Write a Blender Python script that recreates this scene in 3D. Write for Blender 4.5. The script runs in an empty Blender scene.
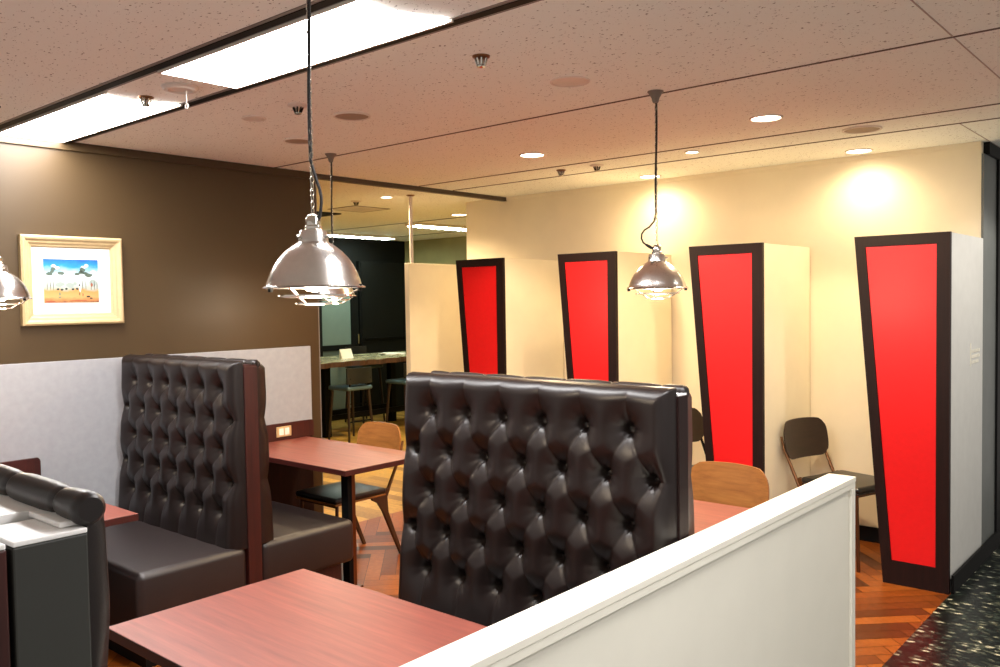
import bpy, bmesh, math, random
import numpy as np
from mathutils import Vector, Matrix
random.seed(4)
S = bpy.context.scene
C = S.collection
PI = math.pi

# ------------------------------------------------------------------ colours and materials
def lin(r, g, b):
    f = lambda c: (c/255/12.92) if c/255 <= .04045 else ((c/255+.055)/1.055)**2.4
    return (f(r), f(g), f(b), 1)

def base(name, col, rough=.5, metal=0, spec=.5, coat=0):
    m = bpy.data.materials.new(name); m.use_nodes = True
    nt = m.node_tree; b = nt.nodes['Principled BSDF']
    b.inputs['Base Color'].default_value = col
    b.inputs['Roughness'].default_value = rough
    b.inputs['Metallic'].default_value = metal
    b.inputs['Specular IOR Level'].default_value = spec
    b.inputs['Coat Weight'].default_value = coat
    b.inputs['Coat Roughness'].default_value = .15
    return m, nt, b

def coords(nt, scale=(1, 1, 1), rot=(0, 0, 0), kind='Object'):
    t = nt.nodes.new('ShaderNodeTexCoord'); mp = nt.nodes.new('ShaderNodeMapping')
    mp.inputs['Scale'].default_value = scale; mp.inputs['Rotation'].default_value = rot
    nt.links.new(t.outputs[kind], mp.inputs['Vector'])
    return mp.outputs['Vector']

def noise(nt, vec, scale, detail=4, rough=.5):
    n = nt.nodes.new('ShaderNodeTexNoise')
    n.inputs['Scale'].default_value = scale; n.inputs['Detail'].default_value = detail
    n.inputs['Roughness'].default_value = rough
    nt.links.new(vec, n.inputs['Vector']); return n.outputs['Fac']

def ramp(nt, fac, stops):
    r = nt.nodes.new('ShaderNodeValToRGB'); e = r.color_ramp.elements
    while len(e) < len(stops): e.new(.5)
    for el, (p, c) in zip(e, stops): el.position = p; el.color = c
    nt.links.new(fac, r.inputs['Fac']); return r.outputs['Color']

def bump(nt, b, fac, strength=.2, dist=.002):
    n = nt.nodes.new('ShaderNodeBump'); n.inputs['Strength'].default_value = strength
    n.inputs['Distance'].default_value = dist
    nt.links.new(fac, n.inputs['Height']); nt.links.new(n.outputs['Normal'], b.inputs['Normal'])

def plain(name, col, rough=.5, metal=0, var=.06, scale=6, spec=.5, coat=0, bmp=0, bscale=300):
    """A colour with a faint mottling of its own, optionally a fine grain in relief."""
    m, nt, b = base(name, col, rough, metal, spec, coat)
    v = coords(nt); f = noise(nt, v, scale)
    lo = tuple(c*(1-var) for c in col[:3])+(1,); hi = tuple(min(1, c*(1+var)) for c in col[:3])+(1,)
    nt.links.new(ramp(nt, f, [(.3, lo), (.7, hi)]), b.inputs['Base Color'])
    if bmp: bump(nt, b, noise(nt, v, bscale, 3), bmp, .0015)
    return m

def wood(name, c1, c2, rough=.35, stretch=(1, 14, 14), scale=3.5, coat=0, spec=.5):
    m, nt, b = base(name, c1, rough, 0, spec, coat)
    v = coords(nt, stretch)
    f = noise(nt, v, scale, 8, .65)
    nt.links.new(ramp(nt, f, [(.3, c1), (.52, tuple((a+d)/2 for a, d in zip(c1, c2))), (.72, c2)]), b.inputs['Base Color'])
    bump(nt, b, f, .06, .001)
    return m

def emit(name, col, strength):
    m = bpy.data.materials.new(name); m.use_nodes = True; nt = m.node_tree
    nt.nodes.clear()
    e = nt.nodes.new('ShaderNodeEmission'); o = nt.nodes.new('ShaderNodeOutputMaterial')
    e.inputs['Color'].default_value = col; e.inputs['Strength'].default_value = strength
    nt.links.new(e.outputs[0], o.inputs['Surface']); return m

M = {}
M['leather'] = plain('brown_leather', lin(21, 12, 11), .38, var=.10, scale=5, spec=.5, bmp=.10, bscale=420)
M['seat_leather'] = plain('seat_leather', lin(27, 15, 14), .46, var=.08, scale=4, spec=.75, bmp=.08, bscale=420)
M['black_leather'] = plain('black_leather', lin(22, 22, 22), .34, spec=.6, bmp=.08)
M['redwood'] = wood('red_brown_wood', lin(38, 10, 7), lin(68, 22, 15), .42, (10, 10, .8), 3)
M['table_wood'] = wood('table_wood', lin(100, 44, 33), lin(138, 68, 53), .44, (.9, 14, 14), 3.2, spec=.8)
M['table_edge'] = wood('table_edge', lin(50, 15, 12), lin(74, 25, 19), .45, (1, 12, 12), 4)
M['wenge'] = wood('dark_wenge', lin(18, 8, 7), lin(36, 16, 14), .5, (30, 30, 1.2), 3, spec=.22)
M['oak'] = wood('oak_plywood', lin(132, 80, 30), lin(168, 110, 52), .42, (1.2, 14, 14), 4)
M['darkply'] = wood('dark_plywood', lin(32, 19, 14), lin(48, 30, 23), .4, (1.2, 14, 14), 4)
M['walnut'] = wood('walnut', lin(48, 28, 14), lin(80, 48, 26), .45, (12, 12, 1), 4)
M['red'] = plain('red_panel', lin(216, 22, 26), .35, var=.03, scale=40, bmp=.05, bscale=200)
M['white'] = plain('white_paint', lin(236, 232, 218), .5, var=.015)
M['cream'] = plain('cream_paint', lin(245, 236, 212), .6, var=.02)
M['beige_wall'] = plain('beige_wall', lin(238, 226, 200), .7, var=.02)
M['brown_wall'] = plain('brown_wall_paint', lin(64, 48, 25), .48, var=.05, scale=2, spec=.4)
M['fabric'] = plain('grey_wall_fabric', lin(150, 151, 156), .85, var=.05, scale=25, bmp=.25, bscale=500)
M['steel'] = plain('brushed_aluminium', lin(214, 210, 206), .24, 1, var=.04, scale=60)
M['chrome'] = plain('chrome', lin(210, 205, 195), .15, 1)
M['roseg'] = plain('grey_rose', lin(120, 110, 100), .5)
M['bronze'] = plain('bronze_metal', lin(120, 84, 58), .35, 1)
M['black'] = plain('black_metal', lin(9, 9, 9), .6, spec=.12)
M['cord'] = plain('black_cord', lin(20, 18, 17), .6, bmp=.4, bscale=700)
M['blackwall'] = plain('black_wall_panel', lin(10, 11, 8), .6, var=.1, spec=.2)
M['olive'] = plain('olive_wall', lin(150, 142, 92), .7)
M['greywall'] = plain('grey_pillar', lin(104, 108, 106), .5, var=.08, scale=9)
M['sidegrey'] = plain('pale_grey_panel', lin(208, 208, 204), .6, var=.03, scale=12)
M['dark'] = plain('dark_base', lin(7, 6, 6), .6, spec=.2)
M['header'] = plain('dark_header', lin(70, 56, 44), .5)
M['endcap'] = plain('dark_grey_end_panel', lin(46, 46, 42), .55)
M['cap_highlight'] = plain('painted_highlight_strip', lin(240, 238, 236), .45, var=.01)  # highlight from the ceiling lights on the booth tops, put in as white colour
M['frame'] = plain('ivory_frame', lin(178, 156, 116), .45, var=.05, scale=30)
M['mat'] = plain('white_mat', lin(226, 224, 222), .85, var=.01)
M['brass'] = plain('brass_outlet', lin(226, 200, 150), .3, .6)
M['glassgreen'] = plain('green_frosted_glass', lin(112, 128, 118), .12, var=.06, scale=3, spec=.8)
M['plastic'] = plain('white_plastic', lin(224, 214, 204), .45)
M['greyplastic'] = plain('grey_speaker_mesh', lin(160, 140, 122), .7, bmp=.5, bscale=900)
M['paper'] = plain('white_paper', lin(244, 240, 226), .7, var=.01)
M['stonetop'] = plain('green_grey_stone_top', lin(150, 146, 112), .25, var=.35, scale=9)
M['teal'] = plain('blue_grey_leather', lin(70, 92, 100), .4)
M['groove'] = plain('ceiling_groove', lin(84, 62, 50), .7)
M['seam'] = plain('tile_seam', lin(176, 160, 150), .8)
M['trackgrey'] = plain('grey_track_lip', lin(120, 112, 106), .5)
M['panel_light'] = emit('ceiling_panel_light', (1, .975, .965, 1), 34)
M['panel_wall'] = emit('ceiling_panel_light_by_wall', (1, .975, .955, 1), 38)
M['tube_light'] = emit('fluorescent_tube', (.82, 1, .93, 1), 40)
M['spot_lens'] = emit('downlight_lens', (1, .86, .62, 1), 14)
M['bulb'] = emit('warm_bulb', (1, .86, .70, 1), 45)

def ceiling_material():
    m, nt, b = base('fissured_ceiling_tile', lin(246, 247, 240), .9, spec=.2)
    v = coords(nt, (1.0, 1.6, 1))
    f = noise(nt, v, 62, 2, .6); g = noise(nt, v, 5, 3)
    col = ramp(nt, f, [(.0, lin(96, 80, 72)), (.30, lin(112, 94, 84)), (.34, lin(246, 247, 240))])
    nt.links.new(col, b.inputs['Base Color'])
    return m
M['ceiling'] = ceiling_material()

def floor_wood(name, tones):
    m, nt, b = base(name, tones[1], .38, spec=.35)
    at = nt.nodes.new('ShaderNodeAttribute'); at.attribute_name = 'tone'
    r = ramp(nt, at.outputs['Fac'], [(0, tones[0]), (.5, tones[1]), (1, tones[2])])
    v = coords(nt, (8, 8, 8)); f = noise(nt, v, 4, 6, .6)
    k = ramp(nt, f, [(.25, (.72, .68, .64, 1)), (.7, (1.08, 1.06, 1.05, 1))])
    mx = nt.nodes.new('ShaderNodeMix'); mx.data_type = 'RGBA'; mx.blend_type = 'MULTIPLY'
    mx.inputs['Factor'].default_value = 1
    nt.links.new(r, mx.inputs['A']); nt.links.new(k, mx.inputs['B'])
    nt.links.new(mx.outputs['Result'], b.inputs['Base Color'])
    return m
M['parquet'] = floor_wood('herringbone_parquet', [lin(76, 35, 8), lin(136, 68, 18), lin(166, 94, 32)])
M['oakfloor'] = floor_wood('yellow_oak_floor', [lin(150, 112, 48), lin(192, 150, 66), lin(214, 172, 84)])

def stone_floor():
    m, nt, b = base('black_chipped_stone', lin(22, 26, 24), .30, spec=.35)
    v = coords(nt, (1, 1.7, 1))
    w = nt.nodes.new('ShaderNodeTexVoronoi'); w.inputs['Scale'].default_value = 23
    w.inputs['Randomness'].default_value = 1
    n = noise(nt, v, 22, 3)
    ad = nt.nodes.new('ShaderNodeVectorMath'); ad.operation = 'ADD'
    nt.links.new(v, ad.inputs[0])
    nn = nt.nodes.new('ShaderNodeTexNoise'); nn.inputs['Scale'].default_value = 14
    sc = nt.nodes.new('ShaderNodeVectorMath'); sc.operation = 'SCALE'; sc.inputs['Scale'].default_value = .06
    nt.links.new(v, nn.inputs['Vector']); nt.links.new(nn.outputs['Color'], sc.inputs[0])
    nt.links.new(sc.outputs[0], ad.inputs[1]); nt.links.new(ad.outputs[0], w.inputs['Vector'])
    sep = nt.nodes.new('ShaderNodeSeparateColor'); nt.links.new(w.outputs['Color'], sep.inputs[0])
    k = ramp(nt, sep.outputs[0], [(0, lin(20, 25, 23)), (.5, lin(38, 46, 41)), (.76, lin(52, 62, 54)), (.84, lin(120, 124, 108)), (1, lin(196, 192, 168))])
    d = ramp(nt, w.outputs['Distance'], [(0, (1, 1, 1, 1)), (.28, (1, 1, 1, 1)), (.42, (.15, .17, .16, 1))])
    mx = nt.nodes.new('ShaderNodeMix'); mx.data_type = 'RGBA'; mx.blend_type = 'MULTIPLY'; mx.inputs['Factor'].default_value = 1
    nt.links.new(k, mx.inputs['A']); nt.links.new(d, mx.inputs['B'])
    nt.links.new(mx.outputs['Result'], b.inputs['Base Color'])
    return m
M['stone'] = stone_floor()

# ------------------------------------------------------------------ mesh builder
class MB:
    def __init__(s): s.bm = bmesh.new(); s.mi = 0
    def _tag(s, n0):
        s.bm.faces.ensure_lookup_table()
        for f in s.bm.faces[n0:]: f.material_index = s.mi
    def box(s, x0, y0, z0, x1, y1, z1, bev=0, seg=2):
        n0 = len(s.bm.faces)
        if bev:
            t = bmesh.new()
            bmesh.ops.create_cube(t, size=1)
            for v in t.verts:
                v.co = Vector(((x0+x1)/2+v.co.x*(x1-x0), (y0+y1)/2+v.co.y*(y1-y0), (z0+z1)/2+v.co.z*(z1-z0)))
            bmesh.ops.bevel(t, geom=t.edges[:], offset=bev, segments=seg, profile=.5, affect='EDGES')
            s._merge(t)
        else:
            v = [s.bm.verts.new(p) for p in [(x0,y0,z0),(x1,y0,z0),(x1,y1,z0),(x0,y1,z0),(x0,y0,z1),(x1,y0,z1),(x1,y1,z1),(x0,y1,z1)]]
            for q in ((3,2,1,0),(4,5,6,7),(0,1,5,4),(1,2,6,5),(2,3,7,6),(3,0,4,7)): s.bm.faces.new([v[i] for i in q])
        s._tag(n0); return s
    def _merge(s, t):
        mp = {v: s.bm.verts.new(v.co) for v in t.verts}
        for f in t.faces: s.bm.faces.new([mp[v] for v in f.verts])
        t.free()
    def prism(s, poly, d0, d1, axis='y', bev=0):
        """A 2D outline swept between two values of the remaining axis."""
        n0 = len(s.bm.faces)
        def P(a, b, d):
            return {'y': (a, d, b), 'x': (d, a, b), 'z': (a, b, d)}[axis]
        t = bmesh.new()
        A = [t.verts.new(P(a, b, d0)) for a, b in poly]; B = [t.verts.new(P(a, b, d1)) for a, b in poly]
        n = len(poly)
        t.faces.new(A); t.faces.new(B[::-1])
        for i in range(n): t.faces.new((A[i], B[i], B[(i+1) % n], A[(i+1) % n]))
        bmesh.ops.recalc_face_normals(t, faces=t.faces[:])
        if bev: bmesh.ops.bevel(t, geom=t.edges[:], offset=bev, segments=2, profile=.5, affect='EDGES')
        s._merge(t); s._tag(n0); return s
    def lathe(s, prof, c=(0, 0, 0), n=40, cap=True):
        n0 = len(s.bm.faces); rings = []
        for r, z in prof:
            if r < 1e-6: rings.append([s.bm.verts.new((c[0], c[1], c[2]+z))])
            else: rings.append([s.bm.verts.new((c[0]+r*math.cos(2*PI*i/n), c[1]+r*math.sin(2*PI*i/n), c[2]+z)) for i in range(n)])
        for a, b in zip(rings, rings[1:]):
            for i in range(n):
                j = (i+1) % n
                q = [a[i % len(a)], a[j % len(a)], b[j % len(b)], b[i % len(b)]]
                u = []
                for v in q:
                    if v not in u: u.append(v)
                if len(u) > 2: s.bm.faces.new(u)
        if cap:
            for rg in (rings[0], rings[-1]):
                if len(rg) > 2: s.bm.faces.new(rg)
        s._tag(n0); return s
    def tube(s, pts, r, n=10, closed=False):
        n0 = len(s.bm.faces); pts = [Vector(p) for p in pts]; rings = []; m = len(pts)
        up = None
        for i, p in enumerate(pts):
            a = pts[(i-1) % m] if (closed or i) else p; b = pts[(i+1) % m] if (closed or i < m-1) else p
            t = (b-a).normalized()
            if up is None: up = Vector((0, 0, 1)) if abs(t.z) < .9 else Vector((1, 0, 0))
            u = (up - t*up.dot(t)); u = u.normalized() if u.length > 1e-6 else t.orthogonal().normalized()
            w = t.cross(u); up = u
            rr = r[i] if isinstance(r, (list, tuple)) else r
            rings.append([s.bm.verts.new(p+u*rr*math.cos(2*PI*k/n)+w*rr*math.sin(2*PI*k/n)) for k in range(n)])
        for i in range(m if closed else m-1):
            a, b = rings[i], rings[(i+1) % m]
            for k in range(n): s.bm.faces.new((a[k], a[(k+1) % n], b[(k+1) % n], b[k]))
        if not closed: s.bm.faces.new(rings[0][::-1]); s.bm.faces.new(rings[-1])
        s._tag(n0); return s
    def build(s, name, mats, parent=None, smooth=False, world=True, angle=40):
        bmesh.ops.recalc_face_normals(s.bm, faces=s.bm.faces[:])
        me = bpy.data.meshes.new(name)
        if parent is not None and world:
            bmesh.ops.translate(s.bm, vec=-parent.matrix_basis.translation, verts=s.bm.verts[:])
        s.bm.to_mesh(me); s.bm.free()
        for m in (mats if isinstance(mats, (list, tuple)) else [mats]): me.materials.append(m)
        if smooth:
            me.polygons.foreach_set('use_smooth', [True]*len(me.polygons))
            try: me.set_sharp_from_angle(angle=math.radians(angle))
            except Exception: pass
        o = bpy.data.objects.new(name, me); C.objects.link(o)
        if parent is not None: o.parent = parent
        return o

def thing(name, label, cat, loc=(0, 0, 0), rz=0, group=None):
    o = bpy.data.objects.new(name, None); C.objects.link(o)
    o.location = loc; o.rotation_euler = (0, 0, rz); o.empty_display_size = .1
    o['label'] = label; o['category'] = cat
    if group: o['group'] = group
    return o
def tag(o, label, cat, group=None):
    o['label'] = label; o['category'] = cat
    if group: o['group'] = group
    return o
def struct(name, mb, mats, parent=None, smooth=False):
    o = mb.build(name, mats, parent, smooth)
    if parent is None: o['kind'] = 'structure'
    return o
def children(o): return [c for c in C.objects if c.parent == o]
def copy_tree(o, loc=None, rz=None, label=None, group=None, parent=None):
    c = o.copy(); C.objects.link(c)
    if parent is not None: c.parent = parent
    if loc is not None: c.location = loc
    if rz is not None: c.rotation_euler = (0, 0, rz)
    if label: c['label'] = label
    if group: c['group'] = group
    for ch in children(o):
        if ch is not c: copy_tree(ch, parent=c)
    return c
def light(name, kind, loc, energy, col, parent=None, **kw):
    d = bpy.data.lights.new(name, kind); d.energy = energy; d.color = col
    for k, v in kw.items(): setattr(d, k, v)
    o = bpy.data.objects.new(name, d); C.objects.link(o); o.location = loc
    if parent is not None: o.parent = parent
    return o

# ------------------------------------------------------------------ camera
f_px, yaw, pit, rol = 857.39, math.radians(40.7598), math.radians(-2.194), math.radians(-.8907)
F = Vector((-math.sin(yaw)*math.cos(pit), math.cos(yaw)*math.cos(pit), math.sin(pit)))
R = Vector((math.cos(yaw), math.sin(yaw), 0)); U = R.cross(F)
R, U = math.cos(rol)*R+math.sin(rol)*U, -math.sin(rol)*R+math.cos(rol)*U
cd = bpy.data.cameras.new('camera'); cam = bpy.data.objects.new('camera', cd); C.objects.link(cam)
cd.sensor_width = 36; cd.lens = 36*f_px/1000; cd.clip_start = .02
m = Matrix((R, U, -F)).transposed().to_4x4(); m.translation = (0, 0, 1.65)
cam.matrix_world = m; S.camera = cam

# ------------------------------------------------------------------ room shell
HC = 2.575          # ceiling
XL = -4.97          # left wall
YB = 5.91           # back wall
JX = -1.18          # parquet / stone joint

def planks(name, mat, x0, x1, y0, y1, L, W, herring=True):
    bm = bmesh.new(); tone = []
    def clip(poly):
        for ax, lim, sg in ((0, x0, 1), (0, x1, -1), (1, y0, 1), (1, y1, -1)):
            out = []
            for i in range(len(poly)):
                a, b = poly[i], poly[(i+1) % len(poly)]
                da, db = (a[ax]-lim)*sg, (b[ax]-lim)*sg
                if da >= 0: out.append(a)
                if da*db < 0:
                    t = da/(da-db); out.append((a[0]+t*(b[0]-a[0]), a[1]+t*(b[1]-a[1])))
            poly = out
            if len(poly) < 3: return None
        return poly
    rnd = random.Random(7); g = .0018
    def add(px, py, lx, ly, ang):
        ca, sa = math.cos(ang), math.sin(ang)
        P = [(px+g, py+g), (px+lx-g, py+g), (px+lx-g, py+ly-g), (px+g, py+ly-g)]
        P = clip([(cx+u*ca-v*sa, cy+u*sa+v*ca) for u, v in P])
        t = rnd.random()
        if P:
            f = bm.faces.new([bm.verts.new((p[0], p[1], 0)) for p in P]); tone.append(t)
    cx, cy = (x0+x1)/2, (y0+y1)/2
    ext = math.hypot(x1-x0, y1-y0)/2+L*2
    if herring:
        n = int(round(L/W)); N = int(ext/W)+2
        # classic herringbone lattice: horizontal plank at (i*W, i*W), vertical one beside it
        for k in range(-N, N):
            for j in range(-int(ext/L)-3, int(ext/L)+4):
                ox, oy = k*W + j*L, k*W - j*L
                if abs(ox) > ext or abs(oy) > ext: continue
                add(ox, oy, L, W, math.radians(45))
                add(ox+L, oy+W-L, W, L, math.radians(45))
    else:
        k = 0; y = y0
        while y < y1:
            x = x0 - rnd.random()*L
            while x < x1: add(x-cx, y-cy, L, W, 0); x += L
            y += W
    # a thin dark bed under the planks
    me = bpy.data.meshes.new(name)
    vs = [bm.verts.new(p) for p in ((x0, y0, -.003), (x1, y0, -.003), (x1, y1, -.003), (x0, y1, -.003))]
    bm.faces.new(vs); tone.append(0)
    vb = [bm.verts.new(p) for p in ((x0, y0, -.12), (x0, y1, -.12), (x1, y1, -.12), (x1, y0, -.12))]
    bm.faces.new(vb); tone.append(0)
    bm.to_mesh(me); bm.free(); me.materials.append(mat)
    a = me.attributes.new('tone', 'FLOAT', 'FACE'); a.data.foreach_set('value', tone)
    for p in me.polygons:
        if p.normal.z < 0 and p.center.z > -.05: p.flip()
    o = bpy.data.objects.new(name, me); C.objects.link(o); o['kind'] = 'structure'
    return o
planks('floor', M['parquet'], -5.0, JX, -.6, 6.0, .54, .09)
planks('floor', M['oakfloor'], -9.7, -5.0, 2.6, 9.0, 1.1, .11, False)
struct('floor', MB().box(JX, -.6, -.12, 3.2, 8.2, 0), M['stone'])

struct('ceiling', MB().box(-9.8, -.6, HC, 3.2, 9.1, HC+.12), M['ceiling'])
# left wall: brown above, grey fabric band, dark band below, taller beyond the booth
struct('wall_left', MB().box(XL-.1, -.6, 0, XL, 3.79, HC), M['brown_wall'])
struct('trim_1', MB().box(XL-.0, -.6, 2.525, XL+.014, 3.79, HC-.001, .003), M['brown_wall'])
struct('trim_2', MB().box(XL, -.6, .46, XL+.016, 2.40, 1.352, .003).box(XL, 2.401, .72, XL+.016, 3.70, 1.352, .003), M['fabric'])
struct('trim_3', MB().box(XL, -.6, .1, XL+.012, 2.40, .459).box(XL, 2.401, .1, XL+.012, 3.70, .719), M['wenge'])
struct('trim_4', MB().box(XL-.101, 3.786, 0, XL+.003, 3.792, HC-.002), M['trackgrey'])
struct('baseboard_left', MB().box(XL, -.6, 0, XL+.018, 3.785, .099), M['dark'])
# dark header across the opening into the next room
struct('trim_5', MB().box(-5.035, 3.80, HC-.034, -4.985, 6.0, HC-.001), M['header'])
# back wall block and the pillar
struct('wall_back', MB().box(-5.49, YB, 0, -1.2, 6.2, HC), M['beige_wall'])
struct('trim_6', MB().box(-5.0, YB-.012, HC-.03, -1.2, YB, HC-.001), M['beige_wall'])
bb = MB()
for a, b in ((-5.43, -4.90), (-4.36, -3.85), (-3.32, -2.77), (-2.24, -1.70)): bb.box(a, YB-.012, 0, b, YB, .1)
struct('baseboard_back', bb, M['dark'])
struct('wall_right', MB().box(-1.6, 6.2, 0, -1.186, 6.27, 2.5).box(-1.199, YB+.001, 0, -1.186, 6.2, 2.5), M['greywall'])
struct('trim_7', MB().box(-1.6, 5.965, 2.5, -1.165, 7.9, HC-.001), M['dark'])
struct('wall_corridor', MB().box(-1.6, 6.27, 0, -1.172, 8.2, 2.5), M['dark'])
struct('baseboard_right', MB().box(-1.178, 5.135, 0, -1.164, 6.3, .1), M['dark'])
# far room shell
struct('wall_far', MB().box(-9.8, 2.6, 0, -9.65, 9.1, HC), M['blackwall'])
struct('wall_end', MB().box(-9.8, 9.0, 0, -5.3, 9.12, HC), M['olive'])
struct('wall_side', MB().box(-5.49, 6.2, 0, -5.38, 9.0, HC), M['olive'])
struct('wall_near', MB().box(-9.8, 2.5, 0, -5.08, 2.6, HC), M['olive'])

# ceiling grooves, tracks
n = 8
def groove(x0, y0, x1, y1, mat, z=.003):
    global n
    struct('trim_%d' % n, MB().box(x0, y0, HC-z, x1, y1, HC), mat); n += 1
groove(XL, 3.439, 3.1, 3.451, M['groove'])
groove(XL, 4.800, 3.1, 4.816, M['groove'])
groove(XL, 5.190, 3.1, 5.206, M['groove'])
groove(-9.6, 6.90, -5.5, 6.925, M['dark'])
groove(-9.6, 8.27, -5.5, 8.30, M['dark'])
groove(-1.166, 5.21, -1.161, 8.1, M['seam'], .002)
groove(-.795, -.5, -.790, 5.18, M['seam'], .002)
for yc in (1.685, 2.09):
    struct('trim_%d' % n, MB().box(XL+.02, yc-.018, HC-.005, 3.0, yc+.018, HC), M['black']); n += 1
    struct('trim_%d' % n, MB().box(XL+.02, yc-.034, HC-.003, 3.0, yc-.019, HC).box(XL+.02, yc+.019, HC-.003, 3.0, yc+.034, HC), M['trackgrey']); n += 1

# ------------------------------------------------------------------ ceiling panel lights
def panel_light(x0, x1, label, mat='panel_light'):
    t = thing('ceiling_light', label, 'ceiling light', (x0, 1.71, HC-.012), 0, 'long white ceiling lights in the black track')
    y0, y1 = 1.722, 2.055
    poly = [(x0, y0), (x0, y1)]
    for i in range(13):
        a = i/12; poly.append((x1 + .10*(1-a)*0 - .10*math.sin(a*PI)*.55 - .06*a, y1+(y0-y1)*a))
    MB().prism(poly, HC-.010, HC-.002, 'z').build('diffuser', M[mat], t)
    MB().box(x0-.012, y0-.010, HC-.012, x1+.02, y0-.001, HC).box(x0-.012, y1+.001, HC-.012, x1+.02, y1+.010, HC).box(x0-.012, y0-.001, HC-.012, x0-.001, y1+.001, HC).build('housing', M['plastic'], t)
panel_light(-4.95, -3.70, 'white ceiling light at the top left, touching the brown wall', 'panel_wall')
panel_light(-3.22, -1.98, 'white ceiling light directly above the near wooden table, right of the pull-ring detector')

panel_light(-1.49, -.25, 'white ceiling light of the same row, over the near end of the low wall')
panel_light(.24, 1.48, 'white ceiling light of the same row, over the stone walkway')
# ------------------------------------------------------------------ small ceiling fittings
def disc(name, x, y, r, label, cat, mats, h=.008, group=None):
    t = thing(name, label, cat, (x, y, HC-h), 0, group)
    MB().lathe([(r, h), (r, .002), (r*.985, 0), (r*.90, 0)], (x, y, HC-h), 40, False).lathe([(r*.90, 0), (r*.88, .004), (r*.88, h)], (x, y, HC-h), 40, False).build('trim_ring', mats[0], t, True)
    MB().lathe([(0, .003), (r*.88, .003), (r*.88, h)], (x, y, HC-h), 40, False).build('cover', mats[1], t, True)
    return t
G = 'round ceiling speakers'
disc('ceiling_speaker', -3.331, 2.77, .092, 'grey round ceiling speaker right of the near pendant cord', 'speaker', (M['plastic'], M['greyplastic']), group=G)
disc('ceiling_speaker', -4.05, 2.976, .085, 'small grey round speaker on the ceiling just left of the near pendant cord', 'speaker', (M['plastic'], M['greyplastic']), group=G)
disc('ceiling_speaker', -1.605, 4.98, .105, 'round beige ceiling speaker between two grooves at the far right', 'speaker', (M['plastic'], M['greyplastic']), group=G)
disc('ceiling_plate', -2.159, 2.984, .085, 'plain pale round cover plate on the ceiling left of the right pendant rose', 'cover plate', (M['plastic'], M['plastic']), .006)
disc('ceiling_plate', -3.717, 2.467, .06, 'small faint round cover plate on the ceiling left of the sprinkler by the cord', 'cover plate', (M['plastic'], M['plastic']), .006)

def sprinkler(x, y, label, dish=False):
    t = thing('sprinkler', label, 'sprinkler', (x, y, HC-.045), 0, 'ceiling sprinklers')
    r = .05 if dish else .034
    MB().lathe([(r, 0), (r*.96, -.006), (r*.55, -.012)], (x, y, HC), 28, True).build('flange', M['plastic'] if dish else M['bronze'], t, True)
    b = MB()
    for i in range(8):
        a = i*PI/4; b.box(-.003, -.003, 0, .003, .003, .001)
        bmesh.ops.delete(b.bm, geom=b.bm.verts[-8:], context='VERTS')
        b.tube([(x+math.cos(a)*.024, y+math.sin(a)*.024, HC-.010), (x+math.cos(a)*.015, y+math.sin(a)*.015, HC-.034)], .0032, 6)
    b.build('cage', M['chrome'] if not dish else M['black'], t, True)
    MB().lathe([(.003, -.010), (.012, -.016), (.012, -.032), (.018, -.037), (.016, -.042), (0, -.045)], (x, y, HC), 20, False).build('head', M['chrome'], t, True)
sprinkler(-2.182, 2.447, 'dark ribbed sprinkler on the bare ceiling right of the long light')
sprinkler(-3.332, 2.45, 'dished sprinkler on the ceiling touching the near pendant cord', True)
sprinkler(-3.677, 1.891, 'dark sprinkler between the two long ceiling lights')
sprinkler(-3.678, 4.962, 'small sprinkler in the grooved ceiling strip above the second red panel')
sprinkler(-3.369, 4.961, 'dished sprinkler in the grooved strip left of the right pendant cord', True)
sprinkler(-4.45, 1.42, 'sprinkler at the left edge of the photo, left of the black track')
sprinkler(-6.088, 5.09, 'sprinkler on the ceiling of the back room above the square hatch', True)

t = thing('smoke_detector', 'white dish smoke detector with a hanging pull ring', 'smoke detector', (-3.40, 1.90, HC-.12))
MB().lathe([(.075, 0), (.075, -.008), (.066, -.018), (.05, -.02), (.045, -.012), (.0, -.012)], (-3.40, 1.90, HC), 40, False).build('dish', M['plastic'], t, True)
pts = [(-3.372+.010*math.cos(a*PI/8), 1.912, HC-.085+.010*math.sin(a*PI/8)) for a in range(16)]
MB().tube(pts, .003, 8, True).tube([(-3.372, 1.912, HC-.012), (-3.372, 1.912, HC-.074)], .002, 6).build('pull_ring', M['plastic'], t, True)

WARM = (1, .76, .46)
DW = 25; D0 = 70
def downlight(x, y, label, r=.075, energy=105, size=140, blend=.25, group='round warm downlights', col=WARM):
    t = thing('downlight', label, 'downlight', (x, y, HC-.012), 0, group)
    MB().lathe([(r*1.14, 0), (r*1.12, -.006), (r, -.008), (r*.97, -.002)], (x, y, HC), 40, False).build('trim_ring', M['plastic'], t, True)
    MB().lathe([(0, -.0045), (r*.5, -.0045), (r*.97, -.002)], (x, y, HC), 40, False).build('lens', M['spot_lens'], t, True)
    if energy:
        light('downlight_beam', 'SPOT', (0, 0, -.012), energy, col, t, spot_size=math.radians(size), spot_blend=blend, shadow_soft_size=.05)
downlight(-3.416, 4.302, 'warm downlight left of the right pendant cord, above the second red panel')
downlight(-1.865, 4.297, 'warm downlight on the ceiling right of the right pendant cord, nearest the viewer')
downlight(-1.856, 5.70, 'warm downlight close to the back wall above the gap between the two right red panels', energy=DW, size=165, blend=1)
downlight(-3.389, 5.70, 'warm downlight close to the back wall behind the right pendant cord', energy=DW, size=165, blend=1)
downlight(-2.637, 4.949, 'small downlight in the grooved ceiling strip, between four bigger ones', .04, 25, 120, .5)
downlight(-5.672, 5.086, 'small downlight in the back room just beyond the dark header', .05, 130, 150, .6)
downlight(-6.312, 6.69, 'warm downlight in the back room beside the corner of the pale wall', .085, 200, 150, .6)
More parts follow.
